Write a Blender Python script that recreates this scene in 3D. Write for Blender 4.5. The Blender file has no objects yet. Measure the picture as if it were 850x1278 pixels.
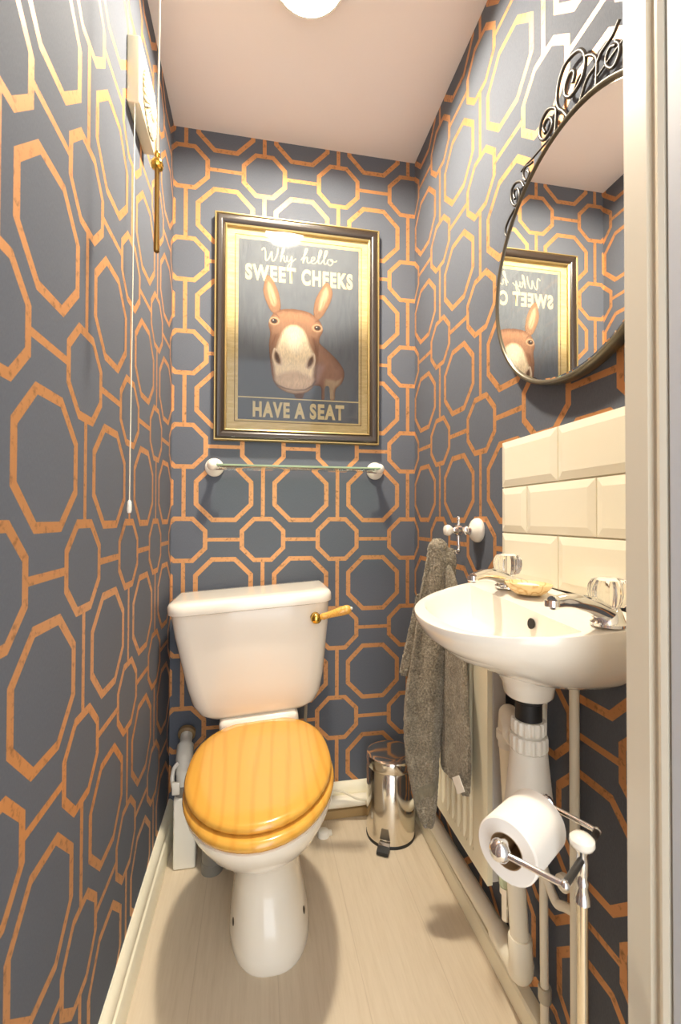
import bpy, bmesh, math, random
import numpy as np
from mathutils import Vector, Matrix
random.seed(7); rng = np.random.default_rng(3)
PI = math.pi
sc = bpy.context.scene
COL = sc.collection

# ------------------------------------------------------------------ room sizes (metres)
XR = 0.862; CEIL = 2.39; YF = -1.138          # right wall, ceiling height, inside of the doorway wall
CW, CH = 0.265, 0.320                         # wallpaper repeat
EYE = Vector((0.2858, -1.5777, 1.055))

# ------------------------------------------------------------------ materials
def srgb(r, g, b):
    f = lambda c: (c/255/12.92) if c/255 <= .04045 else ((c/255+.055)/1.055)**2.4
    return (f(r), f(g), f(b), 1)
def mat(name, col, rough=.5, metal=0, spec=.5, coat=0, **kw):
    m = bpy.data.materials.new(name); m.use_nodes = True
    b = m.node_tree.nodes['Principled BSDF']
    b.inputs['Base Color'].default_value = col if len(col) == 4 else (*col, 1)
    b.inputs['Roughness'].default_value = rough; b.inputs['Metallic'].default_value = metal
    b.inputs['Specular IOR Level'].default_value = spec; b.inputs['Coat Weight'].default_value = coat
    b.inputs['Coat Roughness'].default_value = .08
    for k, v in kw.items(): b.inputs[k.replace('_', ' ')].default_value = v
    return m
class NT:
    """small helper for wiring nodes"""
    def __init__(s, m): s.t = m.node_tree; s.b = s.t.nodes['Principled BSDF']
    def n(s, typ, **kw):
        x = s.t.nodes.new(typ)
        for k, v in kw.items(): setattr(x, k, v)
        return x
    def put(s, sock, v):
        if isinstance(v, bpy.types.NodeSocket): s.t.links.new(v, sock)
        else: sock.default_value = v
    def math(s, op, a, b=0., c=0.):
        x = s.n('ShaderNodeMath', operation=op)
        s.put(x.inputs[0], a); s.put(x.inputs[1], b); s.put(x.inputs[2], c)
        return x.outputs[0]
    def mix(s, f, a, b, blend='MIX'):
        x = s.n('ShaderNodeMix', data_type='RGBA', blend_type=blend)
        s.put(x.inputs['Factor'], f); s.put(x.inputs['A'], a); s.put(x.inputs['B'], b)
        return x.outputs['Result']
    def coord(s, out='Object', scale=(1,1,1), rot=(0,0,0)):
        tc = s.n('ShaderNodeTexCoord'); mp = s.n('ShaderNodeMapping')
        mp.inputs['Scale'].default_value = scale; mp.inputs['Rotation'].default_value = rot
        s.t.links.new(tc.outputs[out], mp.inputs['Vector']); return mp.outputs['Vector']
    def noise(s, v, scale, detail=3, rough=.5, dist=0.):
        x = s.n('ShaderNodeTexNoise'); s.put(x.inputs['Vector'], v)
        x.inputs['Scale'].default_value = scale; x.inputs['Detail'].default_value = detail
        x.inputs['Roughness'].default_value = rough; x.inputs['Distortion'].default_value = dist
        return x.outputs['Fac']
    def ramp(s, f, stops):
        x = s.n('ShaderNodeValToRGB'); e = x.color_ramp.elements
        while len(e) < len(stops): e.new(.5)
        for k, (p, c) in enumerate(stops): e[k].position = p; e[k].color = c
        s.put(x.inputs['Fac'], f); return x.outputs['Color']
    def bump(s, h, strength=.2, dist=.01):
        x = s.n('ShaderNodeBump'); s.put(x.inputs['Height'], h)
        x.inputs['Strength'].default_value = strength; x.inputs['Distance'].default_value = dist
        s.t.links.new(x.outputs['Normal'], s.b.inputs['Normal'])
g = lambda v: (v, v, v, 1)

def make_wallpaper():
    m = mat('wallpaper_print', (.05, .055, .07), .5, spec=.22); k = NT(m)
    tc = k.n('ShaderNodeTexCoord'); sx = k.n('ShaderNodeSeparateXYZ')
    k.t.links.new(tc.outputs['UV'], sx.inputs[0])
    def fold(s, w):                                       # metres from the nearest lattice line
        f = k.math('FRACT', k.math('ADD', s, .5)); return k.math('MULTIPLY', k.math('ABSOLUTE', k.math('SUBTRACT', f, .5)), w)
    a = fold(sx.outputs[0], CW); b = fold(sx.outputs[1], CH)
    def octo(p, q): return k.math('MAXIMUM', k.math('MAXIMUM', p, q), k.math('MULTIPLY', k.math('ADD', p, q), .7071))
    small = octo(a, b)
    large = octo(k.math('SUBTRACT', CW/2, a), k.math('SUBTRACT', CH/2, b))
    line = lambda d, r, t: k.math('LESS_THAN', k.math('ABSOLUTE', k.math('SUBTRACT', d, r)), t/2)
    l1 = line(small, .0712, .0150); l2 = line(large, .0920, .0155)
    out = k.math('GREATER_THAN', small, .072)
    hb = k.math('MULTIPLY', out, k.math('LESS_THAN', b, .0063))
    vb = k.math('MULTIPLY', out, k.math('LESS_THAN', a, .0066))
    fac = k.math('MAXIMUM', k.math('MAXIMUM', l1, l2), k.math('MAXIMUM', hb, vb))
    v = k.coord('Object')
    weave = k.noise(k.coord('Object', (260, 260, 60)), 3, 2)
    spot = k.ramp(k.noise(v, 75, 4, .65), [(.30, g(.42)), (.46, g(1))])
    cop = k.mix(1., srgb(208, 150, 98), spot, 'MULTIPLY')
    nav = k.mix(weave, srgb(90, 94, 103), srgb(108, 113, 122))
    k.put(k.b.inputs['Base Color'], k.mix(fac, nav, cop))
    k.put(k.b.inputs['Metallic'], k.math('MULTIPLY', fac, .40))
    k.put(k.b.inputs['Specular IOR Level'], k.math('ADD', .05, k.math('MULTIPLY', fac, .3)))
    k.put(k.b.inputs['Roughness'], k.math('SUBTRACT', .72, k.math('MULTIPLY', fac, .27)))
    k.bump(k.math('ADD', weave, k.math('MULTIPLY', fac, .6)), .12, .001)
    return m

def make_wood(name, c1, c2, rough, axis_scale=(4.2, .55, 4.2), coat=.6, wave=1.25):
    m = mat(name, c1, rough, coat=coat); k = NT(m)
    v = k.coord('Object', axis_scale)
    n = k.noise(v, wave, 1.5, .5, .2)
    sx = k.n('ShaderNodeSeparateXYZ'); k.put(sx.inputs[0], k.coord('Object'))
    ph = k.math('ADD', k.math('MULTIPLY', sx.outputs[0], 170.), k.math('MULTIPLY', n, 46.))
    h = k.math('ADD', k.math('MULTIPLY', k.math('SINE', ph), .5), .5)
    fine = k.noise(k.coord('Object', (120, 4, 120)), 1.5, 2)
    f = k.math('ADD', k.math('MULTIPLY', k.math('POWER', h, 3.), .5), k.math('MULTIPLY', fine, .5))
    k.put(k.b.inputs['Base Color'], k.ramp(f, [(.10, c2), (.35, c2), (.80, c1)]))
    return m

M = {}
M['paper'] = make_wallpaper()
M['ceiling'] = mat('ceiling_paint', srgb(240, 232, 228), .75)
M['wallwhite'] = mat('plain_wall_paint', srgb(225, 222, 216), .7)
M['gloss'] = mat('cream_gloss_paint', srgb(250, 243, 218), .3)
M['jamb'] = mat('door_frame_paint', srgb(216, 208, 189), .4)
M['door'] = mat('pale_grey_door_paint', srgb(188, 192, 198), .5)
M['porcelain'] = mat('white_porcelain', srgb(245, 238, 224), .12, coat=.5)
M['tile'] = mat('cream_glazed_tile', srgb(247, 241, 218), .15, coat=.4)
M['grout'] = mat('tile_grout', srgb(222, 212, 188), .8)
M['chrome'] = mat('chrome', (.86, .86, .86), .07, 1)
M['steel'] = mat('polished_steel', (.80, .76, .68), .13, 1)
M['brass'] = mat('brass', srgb(222, 186, 92), .15, 1)
M['agedbrass'] = mat('aged_brass', srgb(150, 118, 62), .3, .9)
M['iron'] = mat('dark_iron', (.07, .065, .058), .38, .5)
M['mirror'] = mat('mirror_silver', (.93, .93, .91), .008, 1)
M['plastic'] = mat('white_plastic', srgb(240, 236, 224), .35)
M['fancover'] = mat('cream_fan_plastic', srgb(226, 217, 190), .45)
M['pipe'] = mat('cream_painted_pipe', srgb(250, 243, 222), .35)
M['black'] = mat('black_rubber', (.014, .014, .015), .5)
M['rad'] = mat('cream_radiator_enamel', srgb(243, 234, 205), .3)
M['radside'] = mat('grey_steel_panel', srgb(206, 203, 197), .45)
M['greypipe'] = mat('grey_plastic', srgb(128, 124, 116), .45)
M['tissue'] = mat('tissue_paper', srgb(246, 240, 230), .95, spec=.1)
M['card'] = mat('cardboard', srgb(150, 118, 80), .9)
M['cord'] = mat('white_cord', srgb(232, 224, 200), .7)
M['hole'] = mat('dark_opening', (.02, .017, .012), .7)
M['bolt'] = mat('dark_bolt', (.09, .075, .055), .4, .6)
M['strip'] = mat('bare_wood_strip', srgb(176, 146, 98), .6)
M['framegold'] = mat('gilt_moulding', srgb(182, 160, 108), .34, .7)
M['frameblack'] = mat('dark_brown_moulding', srgb(50, 40, 32), .28)
M['ink'] = mat('brown_printed_line', srgb(120, 96, 58), .8)
M['cream_ink'] = mat('cream_printed_lettering', srgb(212, 194, 146), .8)
M['acrylic'] = mat('clear_acrylic', (.96, .95, .92), .04, Transmission_Weight=1., IOR=1.42)
M['emit'] = mat('lamp_diffuser', (1, .95, .86), .4)
NT(M['emit']).b.inputs['Emission Color'].default_value = (1.0, .90, .74, 1)
M['emit'].node_tree.nodes['Principled BSDF'].inputs['Emission Strength'].default_value = 70
M['emit2'] = M['emit'].copy(); M['emit2'].name = 'lamp_bright_lens'
M['emit2'].node_tree.nodes['Principled BSDF'].inputs['Emission Strength'].default_value = 740
M['pine'] = make_wood('varnished_pine', srgb(222, 160, 64), srgb(230, 172, 74), .22)
M['handlewood'] = make_wood('handle_wood', srgb(220, 150, 50), srgb(238, 180, 84), .3, (30, 30, 30))
M['dishwood'] = make_wood('dish_wood', srgb(205, 160, 96), srgb(235, 205, 150), .45, (30, 12, 30), .2)

def make_floor():
    m = mat('pale_oak_laminate', srgb(205, 186, 158), .42); k = NT(m)
    v = k.coord('Object', (26, 1.6, 1)); n = k.noise(v, 2.2, 5, .6, .8)
    w = k.noise(k.coord('Object', (70, 5, 1)), 3, 3, .6)
    f = k.math('ADD', k.math('MULTIPLY', n, .6), k.math('MULTIPLY', w, .4))
    c = k.ramp(f, [(.28, srgb(204, 187, 160)), (.50, srgb(214, 198, 173)), (.75, srgb(221, 206, 182))])
    sx = k.n('ShaderNodeSeparateXYZ'); k.put(sx.inputs[0], k.coord('Object'))
    fx = k.math('FRACT', k.math('MULTIPLY', k.math('ADD', sx.outputs[0], .043), 1/.19))
    seam = k.math('LESS_THAN', fx, .010)
    k.put(k.b.inputs['Base Color'], k.mix(k.math('MULTIPLY', seam, .25), c, srgb(158, 136, 104)))
    k.bump(f, .06, .002); return m
M['floor'] = make_floor()

def make_towel():
    m = mat('grey_green_terry', srgb(112, 108, 94), .95, spec=.1); k = NT(m)
    v = k.coord('Object')
    n = k.noise(v, 210, 3, .7); big = k.noise(v, 30, 2)
    f = k.math('ADD', k.math('MULTIPLY', n, .75), k.math('MULTIPLY', big, .25))
    k.put(k.b.inputs['Base Color'], k.ramp(f, [(.34, srgb(98, 90, 74)), (.52, srgb(150, 139, 118)), (.70, srgb(204, 192, 168))]))
    sx = k.n('ShaderNodeSeparateXYZ'); k.put(sx.inputs[0], v)
    h = k.math('ADD', sx.outputs[2], k.math('MULTIPLY', sx.outputs[0], -.75))       # woven band near the hem
    band = k.math('LESS_THAN', k.math('ABSOLUTE', k.math('ADD', h, .612)), .016)
    col = k.b.inputs['Base Color'].links[0].from_socket
    k.put(k.b.inputs['Base Color'], k.mix(k.math('MULTIPLY', band, .8), col, srgb(128, 122, 104)))
    k.b.inputs['Sheen Weight'].default_value = .3
    k.bump(k.math('MULTIPLY', n, k.math('SUBTRACT', 1.1, band)), 1.0, .006); return m
M['towel'] = make_towel()
M['towelband'] = mat('flat_woven_band', srgb(118, 114, 103), .9, spec=.1)

def make_aged_paper():
    m = mat('aged_paper_border', srgb(196, 170, 112), .8); k = NT(m)
    n = k.noise(k.coord('Object', (1, 1, 6)), 22, 5, .65)
    k.put(k.b.inputs['Base Color'], k.ramp(n, [(.3, srgb(196, 170, 112)), (.7, srgb(222, 200, 146))])); return m
M['aged'] = make_aged_paper()
def make_print():
    m = mat('hazed_navy_print', srgb(52, 58, 68), .8); k = NT(m)
    n = k.noise(k.coord('Object', (6, 1, 1.2)), 12, 5, .6, 1.5)
    k.put(k.b.inputs['Base Color'], k.ramp(n, [(.25, srgb(88, 92, 98)), (.75, srgb(104, 109, 114))])); return m  # navy ground lightened: the washed-out haze of the glazing is mixed into its colour
M['print'] = make_print()
M['donkey'] = mat('donkey_print', (.5, .3, .2), .8)
_k = NT(M['donkey']); _a = _k.n('ShaderNodeAttribute', attribute_name='pigment'); _k.t.links.new(_a.outputs['Color'], _k.b.inputs['Base Color'])

def make_pane(name='picture_glazing', tint=(1, 1, 1, 1), ior=1.24):
    """picture glazing: clear sheet with surface reflection"""
    m = bpy.data.materials.new(name); m.use_nodes = True; t = m.node_tree; t.nodes.clear()
    o = t.nodes.new('ShaderNodeOutputMaterial'); mx = t.nodes.new('ShaderNodeMixShader')
    tr = t.nodes.new('ShaderNodeBsdfTransparent'); gl = t.nodes.new('ShaderNodeBsdfGlossy'); fr = t.nodes.new('ShaderNodeFresnel')
    tr.inputs[0].default_value = tint; fr.inputs['IOR'].default_value = ior; gl.inputs['Roughness'].default_value = .05
    t.links.new(fr.outputs[0], mx.inputs[0]); t.links.new(tr.outputs[0], mx.inputs[1]); t.links.new(gl.outputs[0], mx.inputs[2])
    t.links.new(mx.outputs[0], o.inputs['Surface']); return m
M['pane'] = make_pane()
M['shelfpane'] = make_pane('shelf_glass', (.90, .97, .93, 1), 1.4)
M['glass_edge'] = mat('green_glass_edge', srgb(196, 222, 190), .1, Transmission_Weight=.5, IOR=1.2)

# ------------------------------------------------------------------ mesh helpers
class MB:
    def __init__(s): s.v = []; s.f = []
    def add(s, v, f):
        o = len(s.v); s.v += [tuple(p) for p in v]; s.f += [tuple(i+o for i in q) for q in f]; return s
    def loft(s, rings, closed=True, caps=(True, True)):
        n = len(rings[0]); v = [p for r in rings for p in r]; f = []
        for i in range(len(rings)-1):
            for j in range(n if closed else n-1):
                a = i*n+j; b = i*n+(j+1) % n; f.append((a, b, b+n, a+n))
        if caps[0]: f.append(tuple(range(n))[::-1])
        if caps[1]: f.append(tuple((len(rings)-1)*n+j for j in range(n)))
        return s.add(v, f)
    def tube(s, path, r, n=14, caps=True, closed=False):
        P = [Vector(p) for p in path]; R = r if isinstance(r, (list, tuple)) else [r]*len(P)
        rings = []; up = None
        for i, p in enumerate(P):
            a = P[(i-1) % len(P)] if (i > 0 or closed) else p; b = P[(i+1) % len(P)] if (i < len(P)-1 or closed) else p
            d = (b-a).normalized()
            if up is None: up = d.orthogonal().normalized()
            up = (up - d*up.dot(d)); up = up.normalized() if up.length > 1e-6 else d.orthogonal().normalized()
            w = d.cross(up)
            rings.append([p+(up*math.cos(2*PI*k/n)+w*math.sin(2*PI*k/n))*R[i] for k in range(n)])
        if closed: rings.append(rings[0]); return s.loft(rings, True, (False, False))
        return s.loft(rings, True, (caps, caps))
    def lathe(s, prof, c, axis=(0, 0, 1), n=28, caps=True):
        """prof: (radius, distance along axis)"""
        a = Vector(axis).normalized(); u = a.orthogonal().normalized(); w = a.cross(u); c = Vector(c)
        return s.loft([[c+a*h+(u*math.cos(2*PI*k/n)+w*math.sin(2*PI*k/n))*r for k in range(n)] for r, h in prof], True, (caps, caps))
    def ball(s, c, r, n=20, m=12, sc_=(1, 1, 1)):
        c = Vector(c); rings = []
        for i in range(m+1):
            t = PI*(.02+.96*i/m)
            rings.append([c+Vector((math.cos(2*PI*k/n)*math.sin(t)*sc_[0], math.sin(2*PI*k/n)*math.sin(t)*sc_[1], -math.cos(t)*sc_[2]))*r for k in range(n)])
        return s.loft(rings)
    def box(s, lo, hi, bev=0, seg=2):
        bm = bmesh.new(); bmesh.ops.create_cube(bm, size=1)
        for v in bm.verts: v.co = Vector([lo[i]+(v.co[i]+.5)*(hi[i]-lo[i]) for i in range(3)])
        if bev: bmesh.ops.bevel(bm, geom=bm.edges[:], offset=bev, segments=seg, profile=.5, affect='EDGES')
        bm.verts.index_update(); s.add([v.co[:] for v in bm.verts], [[v.index for v in f.verts] for f in bm.faces]); bm.free(); return s
    def prism(s, pts, f):
        """pts 2-D outline, f(p, side) -> 3-D"""
        n = len(pts); return s.loft([[f(p, 0) for p in pts], [f(p, 1) for p in pts]])
    def map(s, fn): s.v = [tuple(fn(*p)) for p in s.v]; return s
    def build(s, name, m, parent=None, smooth=True, ang=38, org=None):
        me = bpy.data.meshes.new(name)
        o3 = Vector(org) if org else Vector((0, 0, 0))
        if parent is not None and org is None: o3 = parent.location.copy() if parent.parent is None else parent.parent.location.copy()
        me.from_pydata([tuple(Vector(p)-o3) for p in s.v], [], s.f); me.validate()
        bm = bmesh.new(); bm.from_mesh(me); bmesh.ops.recalc_face_normals(bm, faces=bm.faces[:]); bm.to_mesh(me); bm.free()
        me.materials.append(m)
        if smooth:
            for p in me.polygons: p.use_smooth = True
            me.set_sharp_from_angle(angle=math.radians(ang))
        o = bpy.data.objects.new(name, me); COL.objects.link(o)
        if parent is None: o.location = o3
        else:
            o.parent = parent
            if parent.parent is not None or parent.type == 'MESH':
                o.location = (0, 0, 0)          # parts share their thing's origin
        return o
def tag(o, label, cat, group=None):
    o['label'] = label; o['category'] = cat
    if group: o['group'] = group
    return o
def thing(name, loc, label, cat, group=None):
    o = bpy.data.objects.new(name, None); o.empty_display_size = .05; COL.objects.link(o); o.location = loc
    return tag(o, label, cat, group)
def struct(o): o['kind'] = 'structure'; return o
def smooth_path(pts, k=6):
    """Catmull-Rom through the points"""
    P = [Vector(p) for p in pts]; out = []
    for i in range(len(P)-1):
        a = P[max(i-1, 0)]; b = P[i]; c = P[i+1]; d = P[min(i+2, len(P)-1)]
        for j in range(k):
            t = j/k; out.append(.5*((2*b)+(c-a)*t+(2*a-5*b+4*c-d)*t*t+(3*b-a-3*c+d)*t**3))
    return out+[P[-1]]
def sstep(a, b, x):
    t = min(1, max(0, (x-a)/(b-a))); return t*t*(3-2*t)

# ------------------------------------------------------------------ the room
def wall(name, lo, hi, axis, u0, z0, m, flip=1):
    o = MB().box(lo, hi).build(name, m, smooth=False)
    uv = o.data.uv_layers.new(name='UVMap')
    for l in o.data.loops:
        p = o.data.vertices[l.vertex_index].co
        uv.data[l.index].uv = (flip*(p[axis]-u0)/CW, (p[2]-z0)/CH)
    return struct(o)
wall('wall_back', (-.1, 0, 0), (XR+.1, .1, CEIL), 0, .0396, 2.2036+.055, M['paper'])
wall('wall_left', (-.1, -2.3, 0), (0, 0, CEIL), 1, -.2323, 2.1974+.055, M['paper'])
wall('wall_right', (XR, YF, 0), (XR+.1, 0, CEIL), 1, -.2332, 2.2058+.055, M['paper'])
struct(MB().box((-.1, -2.3, -.06), (1.6, .1, 0)).build('floor', M['floor'], smooth=False))
struct(MB().box((-.1, -2.3, CEIL), (1.6, .1, CEIL+.06)).build('ceiling', M['ceiling'], smooth=False))
wf = MB().box((.0, YF-.075, 0), (.035, YF, 2.05)).box((.0, YF-.075, 2.05), (.96, YF, CEIL)).box((.735, YF-.075, 0), (.96, YF, 2.05))
struct(wf.build('wall_front', M['wallwhite'], smooth=False))
# door lining: flat stop, shadow groove, bead (right and left), head
def lining(x, s, name):
    pr = [(0, YF), (0, YF-.030), (.006, YF-.032), (.006, YF-.037), (.001, YF-.040), (-.001, YF-.045), (.002, YF-.050), (.035, YF-.050), (.035, YF)]
    mb = MB().prism(pr, lambda p, k: (x+s*p[0], p[1], 0 if k == 0 else 2.02))
    struct(mb.build(name, M['jamb'], ang=30))
lining(.700, 1, 'trim_1'); lining(.035, -1, 'trim_2')
struct(MB().box((.035, YF-.05, 2.02), (.735, YF, 2.05), .002).build('trim_3', M['jamb'], smooth=False))
# the open door leaf beside the camera (pale grey, panelled)
dr = MB().box((.702, YF-.85, .008), (.738, YF-.053, 2.01), .002)
struct(dr.build('door_1', M['door'], smooth=False))

# baseboards
def board(name, prof, f):
    struct(MB().prism(prof, f).build(name, M['gloss'], ang=30))
sk = [(0, 0), (.022, 0), (.022, .066), (.019, .072), (.012, .076), (.012, .082), (.017, .086), (.017, .096), (.012, .108), (.005, .114), (0, .114)]
board('baseboard_left', sk, lambda p, k: (p[0], 0 if k == 0 else -1.12, p[1]))
skb = [(0, 0), (.016, 0), (.016, .094), (.010, .106), (.004, .111), (0, .111)]
board('baseboard_back', skb, lambda p, k: (.021 if k == 0 else XR, -p[1-1], p[1]))
skr = [(0, 0), (.028, 0), (.028, .046), (.024, .052), (0, .056)]
board('baseboard_right', skr, lambda p, k: (XR-p[0], -.017 if k == 0 else YF+.001, p[1]))
struct(MB().box((.30, -.034, 0), (XR-.02, -.0165, .030), .002).build('trim_4', M['strip'], smooth=False))

# ------------------------------------------------------------------ ceiling lamp
LX, LY = .402, -.522
t = thing('ceiling_light', (LX, LY, CEIL), 'round glowing flush lamp on the pale ceiling', 'lamp')
MB().lathe([(.090, 0), (.094, -.003), (.095, -.024), (.092, -.027), (.0868, -.027), (.0868, -.006)], (LX, LY, CEIL)).build('base', M['plastic'], t)
MB().lathe([(.0862, -.008), (.0855, -.0115), (.070, -.0130), (.042, -.0138), (.012, -.0139)], (LX, LY, CEIL), n=36).build('diffuser', M['emit'], t)
MB().lathe([(.042, -.0135), (.041, -.0150), (.030, -.0158), (.008, -.016)], (LX, LY, CEIL), n=36).build('bulb_lens', M['emit2'], t)

# ------------------------------------------------------------------ extractor fan and pull cord
t = thing('extractor_fan', (0, -.475, 1.96), 'square white extractor fan cover high on the left wall, with a thin pull cord', 'fan')
MB().box((.0, -.552, 1.962), (.028, -.405, 2.112), .004, 3).build('housing', M['fancover'], t)
gr = MB(); fy, fz = -.468, 2.030
for k in range(28):
    a = 2*PI*k/28; d = Vector((0, math.cos(a), math.sin(a))); w = Vector((0, -math.sin(a), math.cos(a)))
    p, q = Vector((.029, fy, fz))+d*.024, Vector((.029, fy, fz))+d*.062
    gr.loft([[p-w*.0012+Vector((.006, 0, 0)), p+w*.0012+Vector((.006, 0, 0)), p+w*.0012-Vector((.003, 0, 0)), p-w*.0012-Vector((.003, 0, 0))],
             [q-w*.0028+Vector((.003, 0, 0)), q+w*.0028+Vector((.003, 0, 0)), q+w*.0028-Vector((.003, 0, 0)), q-w*.0028-Vector((.003, 0, 0))]])
gr.build('grille', M['fancover'], t, smooth=False)
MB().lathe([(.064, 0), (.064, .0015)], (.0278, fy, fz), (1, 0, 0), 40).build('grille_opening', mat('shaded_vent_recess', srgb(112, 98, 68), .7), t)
MB().lathe([(.027, 0), (.027, .008), (.022, .012), (.008, .014)], (.028, fy, fz), (1, 0, 0), 32).build('grille_boss', M['fancover'], t)
c = MB().tube([(.017, -.5485, 1.965), (.0165, -.549, 1.6), (.014, -.551, 1.09)], .0012, 8).build('pull_cord', M['cord'], t)
MB().lathe([(.002, .022), (.0042, .018), (.0050, 0), (.0035, -.006)], (.014, -.551, 1.07)).build('toggle', M['plastic'], c)

# ------------------------------------------------------------------ light pull
t = thing('light_pull', (.097, -.70, CEIL), 'hanging ceiling light pull ending in a brass bell and slim brass handle', 'light switch')
MB().tube([(.1015, -.70, CEIL), (.099, -.70, 2.0), (.097, -.70, 1.735)], .0016, 8).build('cord', M['cord'], t)
MB().lathe([(.003, .028), (.0055, .024), (.0055, .018), (.004, .015), (.009, .010), (.0115, .002), (.010, -.004), (.004, -.007)], (.097, -.70, 1.716)).build('bell', M['brass'], t)
MB().lathe([(.0045, 0), (.0045, -.10), (.0055, -.150), (.0052, -.158), (.003, -.160)], (.097, -.70, 1.712)).build('handle', M['agedbrass'], t)

# ------------------------------------------------------------------ framed poster
FX0, FX1, FZ0, FZ1 = .1385, .7175, 1.3185, 2.0995
t = thing('framed_poster', ((FX0+FX1)/2, 0, FZ0), 'framed donkey poster reading Why hello Sweet Cheeks, Have a Seat, above the toilet', 'picture')
def frame_ring(prof):
    """prof: (inset, y) cross-section swept mitred round the frame"""
    mb = MB(); rings = []
    for sx_, sz_ in ((0, 0), (1, 0), (1, 1), (0, 1), (0, 0)):
        rings.append([((FX0+i) if sx_ == 0 else (FX1-i), y, (FZ0+i) if sz_ == 0 else (FZ1-i)) for i, y in prof])
    return mb.loft(rings, True, (False, False))
frame_ring([(0, -.002), (0, -.026), (.0015, -.028), (.004, -.028), (.006, -.0255), (.006, -.002)]).build('outer_gilt_edge', M['framegold'], t)
frame_ring([(.0058, -.002), (.0058, -.026), (.012, -.031), (.022, -.030), (.030, -.023), (.034, -.020), (.034, -.002)]).build('dark_moulding', M['frameblack'], t)
frame_ring([(.0338, -.002), (.0338, -.022), (.036, -.024), (.040, -.0215), (.041, -.016), (.041, -.002)]).build('inner_gilt_edge', M['framegold'], t)
PY = -.0110                                               # face of the paper
MB().box((FX0+.036, PY, FZ0+.036), (FX1-.036, -.004, FZ1-.036)).build('paper_border', M['aged'], t, smooth=False)
def flat_ring(x0, x1, z0, z1, w, y, m, name, parent):
    mb = MB()
    for lo, hi in (((x0, z0), (x1, z0+w)), ((x0, z1-w), (x1, z1)), ((x0, z0+w), (x0+w, z1-w)), ((x1-w, z0+w), (x1, z1-w))):
        mb.add([(lo[0], y, lo[1]), (hi[0], y, lo[1]), (hi[0], y, hi[1]), (lo[0], y, hi[1])], [(0, 1, 2, 3)])
    return mb.build(name, m, parent, smooth=False)
flat_ring(.205, .655, 1.3865, 2.0385, .0028, PY-.0004, M['ink'], 'printed_border_line', t)
MB().add([(.2175, PY-.0004, 1.395), (.644, PY-.0004, 1.395), (.644, PY-.0004, 2.024), (.2175, PY-.0004, 2.024)], [(0, 1, 2, 3)]).build('printed_ground', M['print'], t, smooth=False)
MB().add([(.2175, PY-.0007, 1.4705), (.644, PY-.0007, 1.4705), (.644, PY-.0007, 1.4745), (.2175, PY-.0007, 1.4745)], [(0, 1, 2, 3)]).build('printed_rule', M['cream_ink'], t, smooth=False)

def word(text, x0, x1, z0, z1, name):
    cu = bpy.data.curves.new(name, 'FONT'); cu.body = text; cu.offset = .046; cu.space_character = 1.2
    ob = bpy.data.objects.new(name, cu); COL.objects.link(ob)
    dg = bpy.context.evaluated_depsgraph_get(); dg.update()
    me = bpy.data.meshes.new_from_object(ob.evaluated_get(dg)); bpy.data.objects.remove(ob); bpy.data.curves.remove(cu)
    me.name = name
    co = np.array([v.co[:] for v in me.vertices]); lo = co.min(0); hi = co.max(0)
    L = t.location
    for v in me.vertices:
        a = (v.co.x-lo[0])/(hi[0]-lo[0]); b = (v.co.y-lo[1])/(hi[1]-lo[1])
        v.co = Vector((x0+a*(x1-x0), PY-.0008, z0+b*(z1-z0)))-L
    me.materials.clear(); me.materials.append(M['cream_ink'])
    o = bpy.data.objects.new(name, me); COL.objects.link(o); o.parent = t; return o
word('SWEET', .240, .415, 1.882, 1.939, 'block_lettering'); word('CHEEKS', .436, .621, 1.880, 1.938, 'block_lettering')
word('HAVE', .268, .396, 1.404, 1.4595, 'block_lettering'); word('A', .412, .450, 1.404, 1.4605, 'block_lettering'); word('SEAT', .467, .591, 1.404, 1.460, 'block_lettering')
# brush script, drawn as ribbons
def ribbon(mb, pts, w0=.0022, w1=.0046):
    P = smooth_path([(p[0], 0, p[1]) for p in pts], 7); n = len(P); L = []; R = []
    nib = Vector((.80, 0, .6))
    for i, p in enumerate(P):
        d = (P[min(i+1, n-1)]-P[max(i-1, 0)]).normalized(); nn = Vector((-d.z, 0, d.x))
        w = (w0+(w1-w0)*abs(d.z)**1.5)/2
        L.append((p.x+nn.x*w, PY-.0008-.000002*i, p.z+nn.z*w)); R.append((p.x-nn.x*w, PY-.0008-.000002*i, p.z-nn.z*w))
    mb.add(L+R, [(i, i+1, n+i+1, n+i) for i in range(n-1)])
sw = MB()
S = lambda *p: ribbon(sw, p)
# W h y
S((.296, 1.990), (.304, 1.999), (.309, 1.985), (.309, 1.962), (.313, 1.954), (.322, 1.966), (.330, 1.988), (.331, 1.975), (.333, 1.956), (.341, 1.960), (.350, 1.982), (.352, 2.003))
S((.360, 1.972), (.371, 1.990), (.374, 2.005), (.369, 2.003), (.364, 1.980), (.361, 1.955)); S((.361, 1.958), (.368, 1.976), (.374, 1.977), (.374, 1.962), (.378, 1.957), (.384, 1.964))
S((.384, 1.979), (.384, 1.964), (.390, 1.959), (.397, 1.968), (.401, 1.980)); S((.401, 1.980), (.400, 1.955), (.394, 1.937), (.386, 1.938), (.392, 1.951), (.409, 1.966), (.415, 1.972))
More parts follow.
